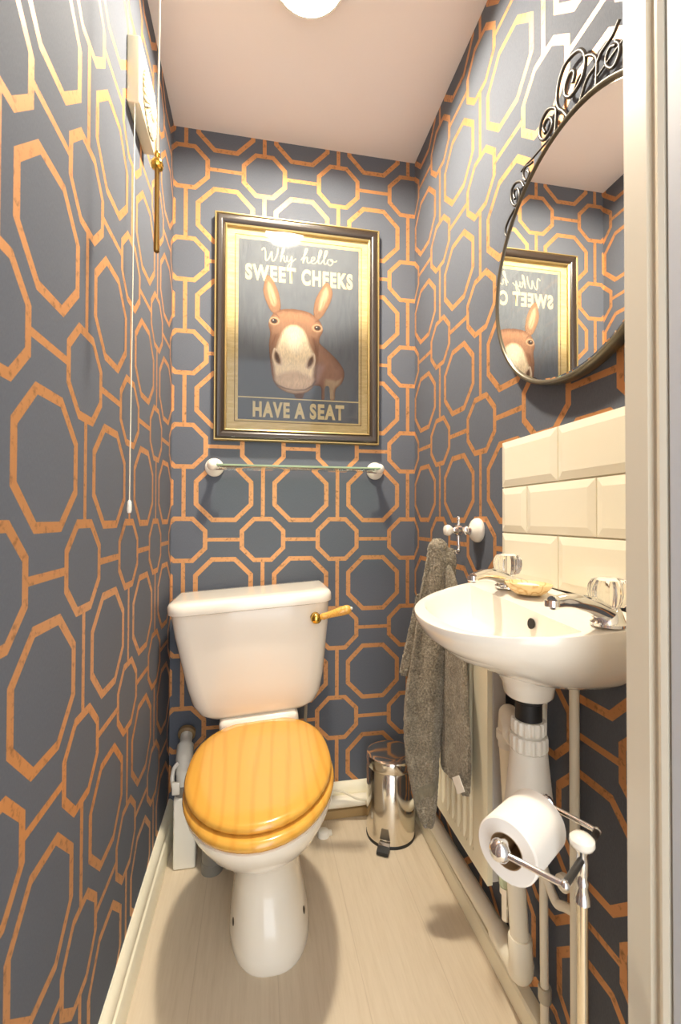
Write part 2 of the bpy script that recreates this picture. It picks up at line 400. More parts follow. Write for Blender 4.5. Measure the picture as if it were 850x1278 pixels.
# h e l l o
S((.434, 1.970), (.449, 1.992), (.456, 2.011), (.450, 2.011), (.444, 1.985), (.441, 1.959)); S((.441, 1.962), (.449, 1.980), (.456, 1.980), (.456, 1.966), (.461, 1.961), (.468, 1.967))
S((.468, 1.967), (.480, 1.975), (.481, 1.984), (.473, 1.982), (.471, 1.966), (.479, 1.961), (.489, 1.968))
S((.489, 1.968), (.502, 1.990), (.507, 2.010), (.501, 2.010), (.496, 1.985), (.497, 1.965), (.503, 1.964), (.509, 1.971))
S((.509, 1.971), (.522, 1.992), (.527, 2.011), (.521, 2.011), (.516, 1.986), (.517, 1.966), (.523, 1.965), (.530, 1.972))
S((.540, 1.984), (.531, 1.980), (.529, 1.968), (.537, 1.961), (.546, 1.968), (.547, 1.980), (.540, 1.984), (.543, 1.977), (.556, 1.976), (.563, 1.981))
sw.build('script_lettering', M['cream_ink'], t, smooth=False)

# the donkey: one printed patch with its own pigments
def poly_sd(P, poly):
    """signed distance (positive inside) of points to polygon"""
    poly = np.array(poly); a = poly; b = np.roll(poly, -1, 0)
    d = np.full(len(P), 1e9); inside = np.zeros(len(P), bool)
    for p, q in zip(a, b):
        e = q-p; w = P-p; tt = np.clip((w@e)/(e@e), 0, 1); d = np.minimum(d, np.hypot(*(w-tt[:, None]*e).T))
        c = ((p[1] > P[:, 1]) != (q[1] > P[:, 1]))
        with np.errstate(divide='ignore', invalid='ignore'): xi = (q[0]-p[0])*(P[:, 1]-p[1])/(q[1]-p[1])+p[0]
        inside ^= (c & (P[:, 0] < xi))
    return np.where(inside, d, -d)
def cr(pts, k=8):
    n = len(pts); P = [Vector((*p, 0)) for p in pts]; out = []
    for i in range(n):
        a, b, c, d = P[i-1], P[i], P[(i+1) % n], P[(i+2) % n]
        for j in range(k):
            s_ = j/k; v = .5*((2*b)+(c-a)*s_+(2*a-5*b+4*c-d)*s_*s_+(3*b-a-3*c+d)*s_**3); out.append((v.x, v.y))
    return out
def build_donkey(parent):
    st = .0014; xs = np.arange(.290, .600, st); zs = np.arange(1.4755, 1.912, st)
    X, Z = np.meshgrid(xs, zs, indexing='ij'); P = np.stack([X.ravel(), Z.ravel()], 1)
    lin = lambda r, g_, b: np.array(srgb(r, g_, b)[:3])
    body = cr([(.475, 1.70), (.508, 1.672), (.540, 1.646), (.574, 1.612), (.592, 1.578), (.584, 1.540), (.561, 1.515), (.556, 1.476), (.540, 1.4755), (.536, 1.520), (.522, 1.520), (.519, 1.4755), (.508, 1.4755), (.505, 1.520), (.47, 1.53), (.44, 1.60)])
    bib = cr([(.41, 1.50), (.445, 1.50), (.440, 1.4755), (.418, 1.4755)])
    earL = cr([(.303, 1.868), (.315, 1.904), (.337, 1.886), (.357, 1.842), (.363, 1.793), (.350, 1.772), (.330, 1.776), (.313, 1.806), (.302, 1.840)])
    earR = cr([(.527, 1.900), (.546, 1.874), (.545, 1.842), (.526, 1.798), (.500, 1.762), (.480, 1.775), (.482, 1.823), (.503, 1.870)])
    inL = cr([(.312, 1.862), (.319, 1.885), (.334, 1.870), (.349, 1.832), (.350, 1.800), (.336, 1.792), (.321, 1.815)])
    inR = cr([(.524, 1.886), (.536, 1.868), (.533, 1.842), (.517, 1.806), (.500, 1.788), (.493, 1.800), (.497, 1.832), (.510, 1.868)])
    head = cr([(.337, 1.772), (.372, 1.789), (.415, 1.792), (.452, 1.788), (.480, 1.776), (.505, 1.752), (.513, 1.722), (.502, 1.695), (.500, 1.660), (.496, 1.600), (.489, 1.540), (.462, 1.502), (.414, 1.490), (.368, 1.502), (.338, 1.531), (.327, 1.592), (.322, 1.660), (.326, 1.700), (.320, 1.735)])
    muz = cr([(.400, 1.738), (.430, 1.735), (.453, 1.712), (.470, 1.668), (.487, 1.628), (.484, 1.575), (.476, 1.535), (.455, 1.512), (.414, 1.503), (.372, 1.512), (.345, 1.535), (.335, 1.585), (.331, 1.620), (.345, 1.655), (.357, 1.690), (.374, 1.722)])
    lip = cr([(.345, 1.560), (.375, 1.572), (.414, 1.580), (.450, 1.570), (.482, 1.555), (.486, 1.535), (.462, 1.502), (.414, 1.490), (.368, 1.502), (.338, 1.531)])
    nL = cr([(.340, 1.650), (.357, 1.640), (.370, 1.615), (.371, 1.590), (.355, 1.585), (.338, 1.600), (.333, 1.625)])
    nR = cr([(.482, 1.640), (.465, 1.632), (.450, 1.608), (.449, 1.585), (.464, 1.578), (.481, 1.592), (.488, 1.616)])
    hL = cr([(.345, 1.640), (.357, 1.628), (.363, 1.605), (.358, 1.594), (.346, 1.602), (.340, 1.622)])
    hR = cr([(.477, 1.630), (.465, 1.621), (.457, 1.600), (.461, 1.588), (.473, 1.596), (.481, 1.614)])
    n1 = rng.normal(size=X.shape)
    hair = n1.copy()
    for _ in range(7): hair = (np.roll(hair, 1, 1)+hair+np.roll(hair, -1, 1))/3*1.25
    hair = np.clip(hair.ravel()*.055, -.14, .14)
    C_ = np.tile(lin(92, 60, 42), (len(P), 1)); A_ = np.zeros(len(P), bool)
    def paint(poly, col, soft=.003, base=None, w=1.):
        nonlocal C_, A_
        d = poly_sd(P, poly); f = np.clip(d/soft, 0, 1)[:, None]*w; C_ = C_*(1-f)+np.asarray(col)*f; return d
    d = poly_sd(P, body); A_ |= d > 0
    paint(body, lin(124, 88, 66), .006); paint(body, lin(146, 106, 84), .030)
    paint(cr([(.52, 1.555), (.56, 1.552), (.585, 1.56), (.575, 1.53), (.56, 1.515), (.556, 1.476), (.519, 1.476), (.515, 1.52)]), lin(176, 152, 120), .012, w=.75)
    d = poly_sd(P, bib); A_ |= d > 0; paint(bib, lin(98, 66, 46), .004)
    for e, i_ in ((earL, inL), (earR, inR)):
        d = paint(e, lin(108, 74, 52), .0025); A_ |= d > 0
        paint(e, lin(138, 102, 74), .004); paint(i_, lin(186, 160, 124), .012)
        cx_ = np.mean([p[0] for p in i_])
    for q in (cr([(.322, 1.868), (.334, 1.832), (.344, 1.804), (.337, 1.800), (.326, 1.830)]), cr([(.524, 1.872), (.513, 1.835), (.503, 1.800), (.508, 1.798), (.520, 1.832)])):
        paint(q, lin(120, 90, 64), .006, w=.8)
    d = paint(head, lin(118, 80, 56), .003); A_ |= d > 0
    paint(head, lin(150, 110, 82), .016); 
    paint(cr([(.36, 1.78), (.41, 1.785), (.47, 1.772), (.48, 1.745), (.44, 1.742), (.40, 1.75), (.36, 1.742), (.35, 1.76)]), lin(160, 116, 84), .014)
    paint(cr([(.335, 1.70), (.36, 1.70), (.345, 1.655), (.333, 1.625), (.327, 1.66)]), lin(116, 76, 52), .012, w=.8)
    paint(cr([(.47, 1.70), (.495, 1.69), (.498, 1.64), (.488, 1.63), (.475, 1.66)]), lin(104, 66, 44), .012, w=.8)
    paint(muz, lin(232, 212, 176), .012); paint(cr([(.39, 1.71), (.43, 1.71), (.445, 1.67), (.43, 1.63), (.40, 1.63), (.375, 1.67)]), lin(248, 236, 208), .03)
    paint(lip, lin(204, 176, 146), .016); paint(cr([(.37, 1.545), (.414, 1.552), (.455, 1.545), (.46, 1.525), (.414, 1.513), (.37, 1.522)]), lin(214, 188, 156), .014)
    for nn, h in ((nL, hL), (nR, hR)):
        paint(nn, lin(238, 220, 188), .003); paint(nn, lin(176, 142, 112), .011); paint(h, lin(120, 88, 66), .005); paint(h, lin(72, 52, 42), .012)
    for x0 in np.linspace(.362, .472, 15):                    # forelock between the ears
        w_ = rng.uniform(.004, .007); hgt = rng.uniform(.010, .022); dx = rng.uniform(-.006, .006)
        paint([(x0-w_, 1.790), (x0+dx, 1.790-hgt), (x0+w_, 1.790)], lin(112, 76, 52), .003, w=.7)
    for q in (cr([(.330, 1.775), (.348, 1.763), (.362, 1.752), (.352, 1.768)]), cr([(.478, 1.748), (.492, 1.752), (.508, 1.750), (.494, 1.760)])):
        paint(q, lin(98, 64, 44), .003, w=.8)
    # mouth line and chin
    mp = [(.333, 1.540), (.350, 1.520), (.380, 1.509), (.414, 1.504), (.450, 1.508), (.474, 1.522), (.486, 1.540)]
    for q in (mp,):
        dm = np.full(len(P), 1e9)
        for p0, p1 in zip(q[:-1], q[1:]):
            p0 = np.array(p0); e = np.array(p1)-p0; w_ = P-p0; tt = np.clip((w_@e)/(e@e), 0, 1); dm = np.minimum(dm, np.hypot(*(w_-tt[:, None]*e).T))
        f = np.clip(1-dm/.0045, 0, 1)[:, None]*.75; C_ = C_*(1-f)+lin(70, 46, 34)*f
    for ex, ez, sgn in ((.340, 1.744, -1), (.493, 1.731, 1)):
        el = lambda rx, rz, ox=0, oz=0: 1-np.sqrt(((P[:, 0]-ex-ox)/rx)**2+((P[:, 1]-ez-oz)/rz)**2)
        for rx, rz, col, so in ((.022, .0165, (206, 168, 128), .4), (.0150, .0110, (120, 82, 56), .2), (.0105, .0088, (52, 40, 34), .2)):
            f = np.clip(el(rx, rz)/so, 0, 1)[:, None]; C_ = C_*(1-f)+lin(*col)*f
        f = np.clip(el(.0022, .0022, -.003, .003)/.3, 0, 1)[:, None]; C_ = C_*(1-f)+lin(230, 225, 215)*f
    C_ = np.clip(C_*(1+hair[:, None]), 0, 1)
    idx = -np.ones(len(P), int); keep = A_.copy(); idx[keep] = np.arange(keep.sum())
    I = idx.reshape(X.shape); q = np.stack([I[:-1, :-1], I[1:, :-1], I[1:, 1:], I[:-1, 1:]], -1).reshape(-1, 4); q = q[(q >= 0).all(1)]
    L = parent.location; K = P[keep]
    v = np.stack([K[:, 0]-L.x, np.full(len(K), PY-.0014-L.y), K[:, 1]-L.z], 1)
    me = bpy.data.meshes.new('donkey_print'); me.from_pydata(v.tolist(), [], q.tolist())
    at = me.attributes.new('pigment', 'FLOAT_COLOR', 'POINT'); at.data.foreach_set('color', np.concatenate([C_[keep], np.ones((keep.sum(), 1))], 1).astype(np.float32).ravel())
    me.materials.append(M['donkey']); o = bpy.data.objects.new('donkey_print', me); COL.objects.link(o); o.parent = parent
build_donkey(t)
MB().box((FX0+.0345, -.0178, FZ0+.0345), (FX1-.0345, -.0163, FZ1-.0345)).build('glazing', M['pane'], t, smooth=False)

# ------------------------------------------------------------------ glass shelf
SZ = 1.222
t = thing('glass_shelf', (.42, 0, SZ), 'narrow clear glass shelf on two white ceramic knobs, under the framed poster', 'shelf')
MB().box((.158, -.128, SZ-.003), (.694, -.014, SZ+.003), .0015).build('glass_panel', M['shelfpane'], t)
MB().box((.158, -.1292, SZ-.0030), (.694, -.1276, SZ+.0030), .0006).build('glass_edge', M['glass_edge'], t)
for x in (.140, .708):
    b = MB().lathe([(.031, 0), (.032, .004), (.030, .009), (.025, .013), (.016, .017), (.011, .019), (.010, .038)], (x, 0, SZ+.004), (0, -1, 0)).build('bracket', M['porcelain'], t)
    MB().lathe([(.008, .036), (.009, .040), (.013, .046), (.017, .056), (.018, .064), (.015, .074), (.008, .080), (.002, .082)], (x, 0, SZ+.006), (0, -1, 0)).build('knob', M['porcelain'], b)
    s = 1 if x < .4 else -1
    MB().tube([(x, -.045, SZ-.004), (x+s*.02, -.060, SZ-.006), (x+s*.045, -.062, SZ-.006)], [.005, .0045, .004], 10).lathe([(.0105, .028), (.0105, .034)], (x, 0, SZ+.004), (0, -1, 0)).build('clip', M['chrome'], b)

# ------------------------------------------------------------------ toilet (it leans a little to the left)
TX = .324
def lean(x, y, z):
    return (x-.066*z, y, z+.066*(x-TX)*sstep(.10, .42, z))
def egg(hw, yf, yb, yc, z, n=48, pb=2.6, pf=None, x0=TX):
    pf = pf or (2.45 if z < .20 else 2.0+.45*max(0, 1-(z-.20)/.08))
    out = []
    for k in range(n):
        a = 2*PI*k/n; c, s = math.cos(a), math.sin(a); e = pf if s < 0 else pb
        x = abs(c)**(2/e)*(1 if c >= 0 else -1)*hw; y = abs(s)**(2/e)*(1 if s >= 0 else -1)
        out.append((x0+x, yc+y*((yc-yf) if s < 0 else (yb-yc)), z))
    return out
t = thing('toilet', (TX, -.30, 0), 'white toilet with glossy pine seat and lid against the back wall', 'toilet')
pan = MB().loft([egg(.100, -.532, -.13, -.36, .0), egg(.103, -.535, -.13, -.36, .008), egg(.101, -.532, -.13, -.36, .03), egg(.092, -.515, -.135, -.36, .08),
                 egg(.080, -.490, -.14, -.36, .14), egg(.073, -.478, -.14, -.36, .19), egg(.078, -.497, -.14, -.37, .23), egg(.100, -.553, -.145, -.39, .265), egg(.128, -.610, -.15, -.42, .30),
                 egg(.152, -.655, -.16, -.44, .335), egg(.168, -.682, -.17, -.45, .370), egg(.176, -.694, -.18, -.45, .392), egg(.178, -.696, -.185, -.45, .402), egg(.172, -.690, -.19, -.45, .406)])
pan.box((TX-.118, -.225, .30), (TX+.118, -.025, .462), .018, 4)
pan.map(lean).build('pan', M['porcelain'], t, ang=50)
for s in (-1, 1):
    MB().lathe([(.0095, -.004), (.0095, .0025), (.006, .0045)], (TX-.004+s*.0845, -.442, .060), (s, -.34, .12), 14).build('fixing_bolt', M['bolt'], t)
MB().loft([egg(.170, -.690, -.205, -.45, .405), egg(.179, -.699, -.200, -.45, .409), egg(.181, -.701, -.198, -.45, .417), egg(.178, -.698, -.200, -.45, .424), egg(.170, -.690, -.205, -.45, .427)]).map(lean).build('seat', M['pine'], t, ang=60)
MB().loft([egg(.168, -.672, -.212, -.44, .4285), egg(.176, -.680, -.208, -.44, .432), egg(.1775, -.682, -.207, -.44, .439), egg(.174, -.678, -.209, -.44, .4455), egg(.164, -.667, -.215, -.44, .449), egg(.13, -.62, -.24, -.44, .4500)]).map(lean).build('lid', M['pine'], t, ang=60)
def rrect(hw, yf, yb, z, r, n=7, bow=.0):
    out = []
    for cx_, cy_, a0, rr in ((TX+hw-r, yf+r, -PI/2, r), (TX+hw-.012, yb-.012, 0, .012), (TX-hw+.012, yb-.012, PI/2, .012), (TX-hw+r, yf+r, PI, r)):
        for k in range(n):
            a = a0+PI/2*k/(n-1); out.append((cx_+rr*math.cos(a), cy_+rr*math.sin(a), z))
    # bowed front
    return [(x, y-(bow*(1-((x-TX)/hw)**2) if y < (yf+yb)/2 else 0), z) for x, y, z in out]
cis = MB().loft([rrect(.120, -.185, -.03, .458, .04), rrect(.155, -.205, -.026, .462, .045), rrect(.176, -.216, -.022, .476, .05), rrect(.192, -.222, -.022, .505, .05), rrect(.205, -.228, -.022, .56, .05),
                 rrect(.217, -.234, -.022, .64, .05), rrect(.229, -.240, -.022, .72, .05), rrect(.235, -.244, -.022, .788, .05)])
cis.map(lean).build('cistern', M['porcelain'], t, ang=50)
MB().loft([rrect(.238, -.249, -.02, .784, .052, bow=.004), rrect(.2425, -.2545, -.014, .7865, .055, bow=.006), rrect(.2435, -.2555, -.012, .794, .056, bow=.006), rrect(.2425, -.2545, -.013, .809, .055, bow=.006), rrect(.238, -.249, -.016, .8165, .052, bow=.006), rrect(.228, -.237, -.024, .8205, .047, bow=.005), rrect(.20, -.20, -.05, .8215, .035)]).map(lean).build('cistern_lid', M['porcelain'], t, ang=50)
lv = bpy.data.objects.new('flush_lever', None); lv.empty_display_size = .03; COL.objects.link(lv); lv.parent = t
H = Vector((.459, -.247, .756))
MB().lathe([(.014, -.012), (.015, .0), (.011, .004), (.011, .008), (.0155, .012), (.0165, .020), (.013, .028), (.006, .032)], H, (0, -1, 0), 24).build('hub', M['brass'], lv)
d = (Vector((.559, -.272, .787))-H).normalized(); p0 = H+Vector((0, -.018, 0))
MB().lathe([(.0065, .012), (.009, .018), (.0105, .023), (.0092, .027), (.0098, .040), (.0125, .068), (.0140, .086), (.0132, .088), (.0140, .091), (.0130, .101), (.008, .107), (.0055, .108)], p0, d, 20).build('handle', M['handlewood'], lv)
MB().lathe([(.0045, .107), (.0045, .111), (.002, .113)], p0, d, 12).build('handle_tip', M['porcelain'], lv)
MB().lathe([(.011, 0), (.011, -.012), (.008, -.014), (.008, -.026)], lean(TX-.148, -.12, .470), n=6).build('overflow_nut', M['plastic'], t)
h = MB().tube(smooth_path([lean(TX+.15, -.10, .466), lean(TX+.152, -.10, .43), (.445, -.085, .36), (.432, -.06, .24), (.43, -.045, .14)], 6), .0055, 10).build('filling_hose', mat('grey_braided_hose', srgb(168, 160, 146), .4, .3), t)
MB().lathe([(.012, .008), (.012, -.014), (.009, -.016)], lean(TX+.15, -.10, .462), n=6).build('hose_nut', M['plastic'], h)

# ------------------------------------------------------------------ pipework left of the toilet
t = thing('waste_trap', (.075, -.14, 0), 'white plastic valve and boxed pipe in the left back corner beside the toilet', 'pipe')
MB().box((.043, -.172, .0), (.108, -.112, .212), .006, 3).build('pipe_box', M['plastic'], t)
MB().lathe([(.024, .210), (.026, .214), (.026, .236), (.022, .240)], (.066, -.142, 0), n=20).build('joint_collar', M['greypipe'], t)
MB().tube(smooth_path([(.066, -.142, .236), (.066, -.138, .262), (.066, -.118, .290), (.062, -.070, .318), (.058, -.006, .338)], 6), [.020]*7+[.022]*6+[.026]*6+[.019]*6, 18).build('elbow', M['plastic'], t)
MB().lathe([(.023, 0), (.028, .003), (.028, .016), (.023, .020)], (.0585, -.008, .3375), (0, -.95, -.3), 24).build('wall_collar', mat('brown_stained_collar', srgb(150, 122, 84), .5), t)
MB().tube(smooth_path([(.046, -.165, .236), (.038, -.158, .262), (.040, -.145, .288), (.050, -.135, .30)], 6), .006, 10).box((.040, -.176, .226), (.062, -.166, .262), .002).build('clip', M['plastic'], t)
t = tag(MB().lathe([(.032, 0), (.032, .03), (.030, .032), (.030, .26)], (.158, -.184, 0.0), n=28).build('soil_pipe', M['greypipe'], org=(.158, -.184, 0)), 'short grey plastic pipe standing on the floor behind the left of the toilet base', 'pipe')
t = tag(MB().lathe([(.020, 0), (.020, .010), (.017, .017), (.006, .020)], (.507, -.105, 0), n=24).box((.52, -.112, 0), (.536, -.092, .010), .003).build('floor_cap', M['plastic'], org=(.507, -.105, 0)), 'small round white plastic cap on the floor right of the toilet', 'pipe cap')

# ------------------------------------------------------------------ pipes along the skirting and the flex
tag(MB().tube([(.10, -.037, .062), (XR-.045, -.037, .062)], .0195, 18).build('waste_pipe', M['pipe'], org=(.5, -.038, .058)), 'cream waste pipe running along the skirting under the poster wall, behind the toilet and bin', 'pipe')
t = thing('waste_pipe', (.825, -.73, .06), 'cream waste pipe along the right skirting, rising in a tall upright leg beside the radiator', 'pipe')
PXw = .834
MB().tube([(PXw, -.062, .098), (PXw, -.66, .110)], .0200, 18).build('floor_run', M['pipe'], t)
MB().tube(smooth_path([(PXw, -.630, .1095), (PXw-.002, -.698, .1105), (PXw-.009, -.732, .122), (PXw-.013, -.742, .150)], 5), .0245, 18).build('bend', M['pipe'], t)
MB().lathe([(.0215, 0), (.0235, .004), (.0235, .060), (.0215, .064)], (PXw-.014, -.743, .138), (-.02, .03, 1), 24).build('socket', M['pipe'], t)
MB().tube([(PXw-.015, -.742, .17), (.802, -.7265, .582)], .0185, 18).build('upright', M['pipe'], t)
tag(MB().tube(smooth_path([(.42, -.072, .155), (.47, -.064, .122), (.52, -.060, .120), (.58, -.062, .110), (.63, -.064, .083), (.68, -.066, .072)], 6), .0035, 8).build('flex', M['cord'], org=(.55, -.064, .11)), 'thin cream flex sagging over the back skirting between toilet and bin', 'cable')

# ------------------------------------------------------------------ pedal bin
BX, BY = .731, -.130
t = thing('pedal_bin', (BX, BY, 0), 'shiny steel pedal bin in the corner under the towel', 'bin')
MB().lathe([(.080, .010), (.0805, .02), (.0805, .232), (.079, .234)], (BX, BY, 0), n=56).build('body', M['steel'], t)
MB().lathe([(.081, 0), (.0815, .002), (.0815, .007), (.080, .010)], (BX, BY, 0), n=56).build('foot_ring', M['black'], t)
MB().lathe([(.081, .2355), (.0818, .238), (.0818, .260), (.0795, .268), (.072, .2715), (.05, .2735), (.01, .2745)], (BX, BY, 0), n=56).build('lid', M['steel'], t)
pd = Vector((-.50, -.866, 0)); sd = Vector((.866, -.5, 0)); b0 = Vector((BX, BY, 0))
pb = MB()
q = [b0+pd*.0752+sd*s_+Vector((0, 0, z)) for s_, z in ((-.017, .030), (.017, .030), (.011, .062), (-.011, .062))]
pb.loft([q, [p+pd*.007 for p in q]]); pb.build('pedal_slot', mat('slot_shadow_steel', (.22, .2, .17), .3, .8), t, smooth=False)
q0 = b0+pd*.073+Vector((0, 0, .024)); q1 = b0+pd*.109+Vector((0, 0, .012))
rg = lambda c_, h_, w_: [c_+sd*w_+Vector((0, 0, h_)), c_-sd*w_+Vector((0, 0, h_)), c_-sd*w_-Vector((0, 0, h_)), c_+sd*w_-Vector((0, 0, h_))]
pp = MB().loft([rg(q0, .0025, .017), rg(q0.lerp(q1, .6), .0025, .018), rg(q1, .0025, .018)]).build('pedal', M['chrome'], t, smooth=False)
MB().loft([rg(q0.lerp(q1, .45)-Vector((0, 0, .004)), .006, .0185), rg(q1+pd*.008-Vector((0, 0, .003)), .005, .0185)]).build('pedal_pad', M['black'], pp, smooth=False)

# ------------------------------------------------------------------ radiator
RX = .785
t = thing('radiator', (RX+.02, -.44, .25), 'cream fluted panel radiator on the right wall behind the towel', 'radiator')
y0, y1, z0, z1 = -.672, -.235, .250, .800
rp = MB()
cols = []; n = 11; pitch = (y1-y0-.085)/n
ys = [(y0, 0.), (y0+.055, 0.)]
for i in range(n):
    a = y0+.060+i*pitch; ys += [(a+pitch*.12, .0), (a+pitch*.28, .007), (a+pitch*.60, .007), (a+pitch*.76, .0)]
ys += [(y1-.022, 0.), (y1, 0.)]
rings = []
for z, f in ((z0, 0), (z0+.03, 0), (z0+.05, 1), (z1-.05, 1), (z1-.03, 0), (z1, 0)):
    rings.append([(RX+dx*f, y, z) for y, dx in ys]+[(RX+.012, y1, z), (RX+.012, y0, z)])
rp.loft(rings).build('front_panel', M['rad'], t, ang=25)
MB().box((RX+.012, y0+.001, z0+.004), (RX+.046, y1-.001, z1-.004), .003).build('back_panel', M['radside'], t, smooth=False)
for ya in (y0+.1, y1-.13): MB().box((RX+.046, ya, z0+.1), (XR, ya+.03, z1-.1)).build('wall_bracket', M['radside'], t, smooth=False)
vb = MB().lathe([(.009, -.055), (.009, 0), (.013, .002), (.013, .016), (.009, .018)], (.818, -.690, z0-.005)).tube([(.818, -.690, z0+.018), (.818, -.676, z0+.018)], .008, 10)
vb.build('valve', M['chrome'], t)
MB().lathe([(.008, 0), (.014, .004), (.015, .030), (.012, .036)], (.818, -.690, z0+.010)).build('valve_cap', mat('pale_green_cap', srgb(196, 206, 172), .4), t)

# ------------------------------------------------------------------ robe hook
t = thing('robe_hook', (XR, -.49, 1.023), 'white ceramic and chrome robe hook on the right wall above the towel', 'hook')
hc = (XR, -.49, 1.023)
MB().lathe([(.031, 0), (.033, .004), (.032, .010), (.027, .017), (.018, .022), (.010, .025)], hc, (-1, 0, 0), 32).build('rosette', M['porcelain'], t)
MB().lathe([(.011, .024), (.0135, .028), (.010, .032), (.0125, .038), (.009, .043), (.0085, .050), (.0145, .054), (.0145, .064), (.009, .068), (.007, .074)], hc, (-1, 0, 0), 24).build('stem', M['chrome'], t)
MB().lathe([(.0065, .073), (.009, .077), (.014, .083), (.015, .089), (.012, .096), (.004, .099)], hc, (-1, 0, 0), 24).build('knob', M['porcelain'], t)
MB().tube(smooth_path([(.803, -.49, 1.035), (.803, -.492, 1.052), (.800, -.497, 1.056)], 5), [.004]*10+[.002], 10).tube(smooth_path([(.803, -.49, 1.012), (.803, -.492, .990), (.800, -.500, .972), (.792, -.510, .966), (.783, -.513, .972)], 5), [.004]*15+[.0038]*5+[.003], 10).build('prong', M['chrome'], t)

# ------------------------------------------------------------------ towel
tw = MB()
e1 = Vector((.925, -.38, 0)); nn = Vector((.38, .925, 0))
def drape(rows, p0, th, ph, amp, sub=3):
    R = []
    for i in range(len(rows)-1):
        for j in range(sub):
            f = j/sub; R.append(tuple(a+(b-a)*f for a, b in zip(rows[i], rows[i+1])))
    R.append(rows[-1]); rings = []
    for i, (z, a, b) in enumerate(R):
        c_, w = (a+b)/2, (b-a)/2; ring = []; k_ = min(1, i/3, (len(R)-1-i)/2+.3)
        for j in range(40):
            u = 2*PI*j/40; cs, sn = math.cos(u), math.sin(u)
            s_ = c_+w*abs(cs)**.8*(1 if cs >= 0 else -1)
            fold = amp*math.sin(3.1*cs*1.6+ph+z*4)*min(1, w/.035)
            dep = th*(.35+.65*k_)*abs(sn)**.7*(1 if sn >= 0 else -1)+fold
            r_ = .0012*random.uniform(-1, 1)
            ring.append(Vector((p0[0], p0[1], z+r_))+e1*(s_+r_)+nn*dep)
        rings.append(ring)
    tw.loft(rings)
drape([(1.003, .012, .034), (.986, .000, .048), (.945, -.006, .057), (.863, -.021, .060), (.780, -.031, .058), (.697, -.043, .051), (.614, -.057, .043), (.531, -.063, .034), (.450, -.059, .028), (.370, -.044, .024), (.320, -.032, .020), (.288, -.020, .016), (.273, -.010, .008)], (.716, -.502), .017, .6, .006)
drape([(.98, .036, .062), (.955, .032, .070), (.90, .030, .066), (.84, .030, .062)], (.716, -.502), .013, 1.4, .003)
drape([(.860, -.001, .02), (.774, -.018, .012), (.711, -.032, .004), (.655, -.045, -.012), (.641, -.039, -.020)], (.696, -.472), .010, .2, .002)
rows = [(.95, -.48, -.535), (.88, -.48, -.576), (.778, -.49, -.60), (.702, -.50, -.622), (.62, -.50, -.640), (.533, -.495, -.645), (.459, -.49, -.645), (.425, -.49, -.640), (.418, -.50, -.625)]
rings = []
for z, a, b in rows:
    ring = []
    for j in range(36):
        u = 2*PI*j/36; cs, sn = math.cos(u), math.sin(u)
        y = (a+b)/2-(b-a)/-2*abs(cs)**.7*(1 if cs >= 0 else -1)
        ring.append((.760+.010*abs(sn)**.7*(1 if sn >= 0 else -1)+.004*math.sin(y*55+z*3), y, z))
    rings.append(ring)
tw.loft(rings)
towel = tag(tw.build('towel', M['towel'], org=(.73, -.5, 1.0), ang=80), 'grey green terry towel hanging from the white hook over the radiator', 'towel')
sub = towel.modifiers.new('soften', 'SUBSURF'); sub.levels = 1; sub.render_levels = 2
tx = bpy.data.textures.new('terry_nap', 'CLOUDS'); tx.noise_scale = .006
dm = towel.modifiers.new('nap', 'DISPLACE'); dm.texture = tx; dm.strength = .006; dm.mid_level = .5; dm.texture_coords = 'LOCAL'
lb = [(.742, -.600, .498), (.742, -.634, .523), (.742, -.663, .503), (.742, -.630, .478)]
lab = MB().loft([[Vector(p)+Vector((-.0007, 0, 0)) for p in lb], [Vector(p)+Vector((.0005, 0, 0)) for p in lb]]).map(lambda x, y, z: (x-.73-.006, y+.5, z-1.0-.048))
lab_o = lab.build('care_label', M['tissue'], towel, smooth=False, org=(0, 0, 0)); lab_o['label'] = 'white care label'

